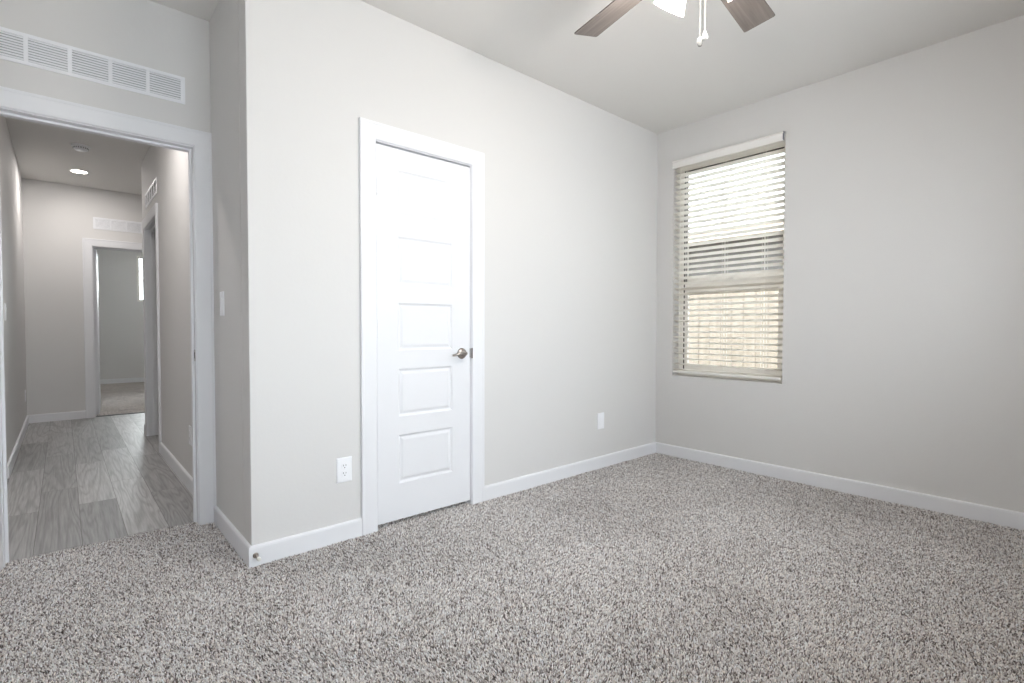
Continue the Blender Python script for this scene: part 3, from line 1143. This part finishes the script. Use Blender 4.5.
# ---------------------------------------------------------------- blind
BY0, BY1 = WY0 + 0.006, WY1 - 0.006
BX = 0.030            # centre line of the slats
bl = empty('window_blind', (BX, (BY0 + BY1) / 2, WZ0))
tag(bl, 'off-white horizontal slat blind lowered over the window with its slats open', 'window blind')
byc = (BY0 + BY1) / 2
hl = (BY1 - BY0) / 2
# valance
bm = bmesh.new()
VZ0, VZ1 = 2.402 - WZ0, 2.466 - WZ0
prof = [(-0.052, VZ0), (-0.046, VZ0), (-0.046, VZ1 - 0.004), (-0.050, VZ1), (-0.058, VZ1 - 0.002), (-0.060, VZ1 - 0.012), (-0.056, VZ1 - 0.018),
        (-0.056, VZ0 + 0.010), (-0.059, VZ0 + 0.006), (-0.057, VZ0)]
prism(bm, prof, -hl - 0.001, hl + 0.001, 'xz' if False else 'xy', mtx=Matrix(((1, 0, 0, 0), (0, 0, 1, 0), (0, 1, 0, 0), (0, 0, 0, 1))))
obj('valance', bm, M['valance'], bl)
bm = bmesh.new()
box(bm, -0.058, -0.044, -hl - 0.003, -hl + 0.003, VZ0 + 0.002, VZ1 - 0.010)
box(bm, -0.058, -0.040, -hl - 0.003, -hl + 0.004, VZ1 - 0.012, VZ1 + 0.001)
obj('valance_clip', bm, M['bracket'], bl)
bm = bmesh.new()
box(bm, -0.030, 0.030, -hl, hl, 2.418 - WZ0, 2.462 - WZ0)
obj('headrail', bm, M['valance'], bl, bevel=0.002)
# slats
PITCH = 0.0448
z = 2.392 - WZ0
n = 0
tilt = math.radians(18)
bm = bmesh.new()
ang = [(-0.025 + 0.05 * k / 6) for k in range(7)]
top = [(u, 0.0017 * (1 - (u / 0.025) ** 2) + 0.0013) for u in ang]
bot = [(u, 0.0017 * (1 - (u / 0.025) ** 2) - 0.0013) for u in ang[::-1]]
prism(bm, [(u, w) for u, w in top + bot], -hl, hl, 'xy', mtx=Matrix.Rotation(tilt, 4, 'Y') @ Matrix(((1, 0, 0, 0), (0, 0, 1, 0), (0, 1, 0, 0), (0, 0, 0, 1))))
first = obj('slat', bm, M['blind'], bl, smooth=True, angle=40)
zs = []
while z - n * PITCH > 0.052:
    zs.append(z - n * PITCH)
    n += 1
first.location = (0, 0, zs[0])
for zz in zs[1:]:
    c = first.copy()
    COL.objects.link(c)
    c.parent = bl
    c.location = (0, 0, zz)
# bottom rail
bm = bmesh.new()
box(bm, -0.026, 0.026, -hl, hl, 0.026, 0.043)
obj('bottom_rail', bm, M['valance'], bl, bevel=0.003)
# ladder cords
for yy in (-0.254, -0.587, -0.889):
    bm = bmesh.new()
    for dx in (-0.0262, 0.0262):
        for dy in (-0.012, 0.006):
            tube(bm, [(dx, yy - byc + dy, 0.016), (dx, yy - byc + dy, 2.42 - WZ0)], 0.0008, 6)
    tube(bm, [(0, yy - byc, 0.016), (0, yy - byc, 2.42 - WZ0)], 0.0009, 6)
    obj('ladder_cord', bm, M['cord'], bl)
# tilt wand / lift cord at the left
bm = bmesh.new()
tube(bm, [(-0.036, -0.224 - byc, 2.42 - WZ0), (-0.037, -0.224 - byc, 1.2 - WZ0 * 0), (-0.038, -0.2245 - byc, 0.30)], 0.0026, 8)
obj('tilt_wand', bm, M['cord'], bl)

# ================================================================ outside
bm = bmesh.new()
box(bm, 0.17, 40, -20, 30, -0.35, -0.25)
struct('floor_yard', bm, M['dirt'])
bm = bmesh.new()
box(bm, -12, 6, FZ + 0.14, 40, -0.35, -0.25)
struct('floor_yard_back', bm, M['dirt'])

fx = 2.25
fr = empty('fence', (fx, 1.0, -0.25))
tag(fr, 'tan vertical board fence outside the window beneath the neighbouring house', 'fence')
y = -3.0
k = 0
while y < 4.6:
    wv = 0.138 + random.uniform(-0.003, 0.003)
    bm = bmesh.new()
    box(bm, 0, 0.018, y - 1.0, y - 1.0 + wv, 0.03, 1.86 + random.uniform(-0.006, 0.006))
    obj('board', bm, M['fence'], fr, bevel=0.002)
    y += wv + random.choice((0.004, 0.004, 0.006))
for zz in (0.35, 1.0, 1.6):
    bm = bmesh.new()
    box(bm, 0.018, 0.056, -4.0, 3.6, zz, zz + 0.089)
    obj('rail', bm, M['fence'], fr)

nh = empty('house', (5.0, 2.0, -0.25))
tag(nh, 'neighbouring house with grey wall, tan fascia and pale roof beyond the fence', 'house')
bm = bmesh.new()
box(bm, 0.0, 8.0, -11, 11, 0.0, 2.95)
obj('wall', bm, M['stucco'], nh)
bm = bmesh.new()
box(bm, -0.62, -0.58, -11.5, 11.5, 2.83, 2.97)
box(bm, -0.58, 0.0, -11.5, 11.5, 2.90, 2.95)
obj('fascia', bm, M['fascia'], nh)
bm = bmesh.new()
prism(bm, [(-0.66, 2.975), (4.0, 4.60), (8.6, 2.975), (8.6, 2.95), (-0.66, 2.95)], -11.5, 11.5, 'xz' if False else 'xy',
      mtx=Matrix(((1, 0, 0, 0), (0, 0, 1, 0), (0, 1, 0, 0), (0, 0, 0, 1))))
obj('roof', bm, M['shingle'], nh)

# ================================================================ ceiling fan
FX, FY = -2.14, -1.546
fan = empty('ceiling_fan', (FX, FY, H))
tag(fan, 'ceiling fan with grey-brown wooden blades, lit frosted shades and pull chains', 'ceiling fan')
BZ = 2.445 - H
bm = bmesh.new()
lathe(bm, [(0, 0), (0.068, 0), (0.066, -0.02), (0.045, -0.048), (0.022, -0.058), (0, -0.058)], 40)
obj('canopy', bm, M['nickel'], fan, smooth=True)
bm = bmesh.new()
lathe(bm, [(0, -0.05), (0.0125, -0.05), (0.0125, -0.165), (0, -0.165)], 20)
obj('downrod', bm, M['nickel'], fan, smooth=True)
bm = bmesh.new()
lathe(bm, [(0, -0.150), (0.030, -0.150), (0.036, -0.165), (0.085, -0.180), (0.108, -0.205), (0.112, -0.245), (0.104, -0.270), (0.075, -0.285), (0, -0.285)], 48)
obj('motor_housing', bm, M['nickel'], fan, smooth=True)

th0 = math.radians(6.0)
BR, BWid = 0.661, 0.134


def blade_mesh():
    bm = bmesh.new()
    pts = []
    x0, x1 = 0.175, BR
    hw0, hw1 = BWid / 2 * 0.84, BWid / 2
    cr = 0.008
    pts += [(x0, -hw0), (x1 - cr, -hw1)]
    for k in range(5):
        a = -math.pi / 2 + math.pi / 2 * (k + 1) / 5
        pts.append((x1 - cr + cr * math.cos(a), -hw1 + cr + cr * math.sin(a)))
    for k in range(5):
        a = math.pi / 2 * k / 4
        pts.append((x1 - cr + cr * math.cos(a), hw1 - cr + cr * math.sin(a)))
    pts += [(x0, hw0)]
    clean = []
    for p in pts:
        if not clean or (abs(p[0] - clean[-1][0]) + abs(p[1] - clean[-1][1])) > 1e-5:
            clean.append(p)
    prism(bm, clean, -0.003, 0.003, 'xy')
    return bm


def iron_mesh():
    bm = bmesh.new()
    pts = [(0.085, -0.018), (0.14, -0.014), (0.175, -0.035), (0.235, -0.040), (0.250, -0.02), (0.255, 0), (0.250, 0.02), (0.235, 0.040), (0.175, 0.035), (0.14, 0.014), (0.085, 0.018)]
    prism(bm, pts, 0.0032, 0.0072, 'xy')
    return bm


blade0 = obj('blade', blade_mesh(), M['blade'], fan, bevel=0.0008)
iron0 = obj('blade_iron', iron_mesh(), M['nickel'], blade0, bevel=0.001)
for k in range(5):
    b = blade0 if k == 0 else blade0.copy()
    if k:
        COL.objects.link(b)
        b.parent = fan
        i2 = iron0.copy()
        COL.objects.link(i2)
        i2.parent = b
    # the trailing edge (counter-clockwise side) hangs lower
    R_ = Matrix.Rotation(th0 + k * math.radians(72), 4, 'Z') @ Matrix.Rotation(math.radians(-10.2), 4, 'X')
    b.matrix_local = Matrix.Translation((0, 0, BZ)) @ R_

bm = bmesh.new()
lathe(bm, [(0, -0.283), (0.050, -0.283), (0.055, -0.300), (0.075, -0.310), (0.080, -0.335), (0.070, -0.358), (0.045, -0.370), (0.020, -0.376), (0, -0.378)], 40)
obj('light_kit', bm, M['nickel'], fan, smooth=True)

# lamp shades: bell-shaped frosted glass, tilted outward and down
for k in range(3):
    az = math.radians(76.0 + 120 * k)
    d = Vector((math.cos(az), math.sin(az), 0))
    tl = math.radians(45)
    axis = (d * math.sin(tl) + Vector((0, 0, -math.cos(tl)))).normalized()
    rim = Vector((FX, FY, 2.290)) - Vector((FX, FY, H)) + d * 0.150
    L = 0.105
    neck = rim - axis * L
    q = axis.to_track_quat('Z', 'Y').to_matrix().to_4x4()
    T = Matrix.Translation(neck) @ q
    bm = bmesh.new()
    lathe(bm, [(0, -0.030), (0.016, -0.030), (0.022, -0.012), (0.024, 0.010), (0.0, 0.010)], 24, T)
    tube(bm, [neck - axis * 0.015, neck - axis * 0.05 - d * 0.01, Vector((0, 0, -0.335)) + d * 0.05], 0.009, 12)
    obj('lamp_arm', bm, M['nickel'], fan, smooth=True)
    bm = bmesh.new()
    outer = [(0.024, 0.0), (0.028, 0.012), (0.034, 0.030), (0.042, 0.052), (0.052, 0.078), (0.060, 0.096), (0.0635, L)]
    inner = [(r_ - 0.003, z_) for r_, z_ in outer[::-1]]
    lathe(bm, outer + inner, 40, T, close=True)
    sh = obj('lamp_shade', bm, M['shade'], fan, smooth=True)
    sh['label'] = 'frosted white glass shade'
    bm = bmesh.new()
    lathe(bm, [(0, 0.010), (0.012, 0.012), (0.014, 0.025), (0.022, 0.042), (0.026, 0.056), (0.022, 0.070), (0.012, 0.079), (0, 0.082)], 24, T)
    obj('bulb', bm, M['bulb'], sh, smooth=True)
    pl = bpy.data.lights.new('fan_bulb_light', 'POINT')
    pl.energy = LAMP_POWER
    pl.shadow_soft_size = 0.05
    pl.color = (1.0, 0.97, 0.935)
    po = bpy.data.objects.new('fan_bulb_light', pl)
    COL.objects.link(po)
    po.location = Vector((FX, FY, H)) + neck + axis * 0.090

# pull chains
for (px, py, zt, kind) in ((-2.1325, -1.564, 2.129, 'drop'), (-2.140, -1.550, 2.108, 'cone')):
    bm = bmesh.new()
    x, y = px - FX, py - FY
    zb, zt2 = zt - H, -0.370
    tube(bm, [(x, y, zb), (x, y, zt2)], 0.0011, 6)
    nb = int((zt2 - zb) / 0.006)
    for q_ in range(nb):
        zz = zb + q_ * 0.006
        lathe(bm, [(0, zz - 0.0015), (0.0018, zz), (0, zz + 0.0015)], 6, Matrix.Translation((x, y, 0)))
    ch = obj('pull_chain', bm, M['chain'], fan, smooth=True)
    bm = bmesh.new()
    if kind == 'drop':
        lathe(bm, [(0, 0.003), (0.003, 0.000), (0.006, -0.010), (0.0105, -0.020), (0.0115, -0.025), (0.009, -0.031), (0.004, -0.034), (0, -0.0345)], 20,
              Matrix.Translation((x, y, zb)))
    else:
        lathe(bm, [(0, 0.003), (0.004, 0.001), (0.009, -0.006), (0.0105, -0.012), (0.009, -0.022), (0.006, -0.029), (0, -0.030)], 20,
              Matrix.Translation((x, y, zb)))
    obj('pendant', bm, M['pendant'] if kind == 'drop' else M['ivory'], ch, smooth=True)
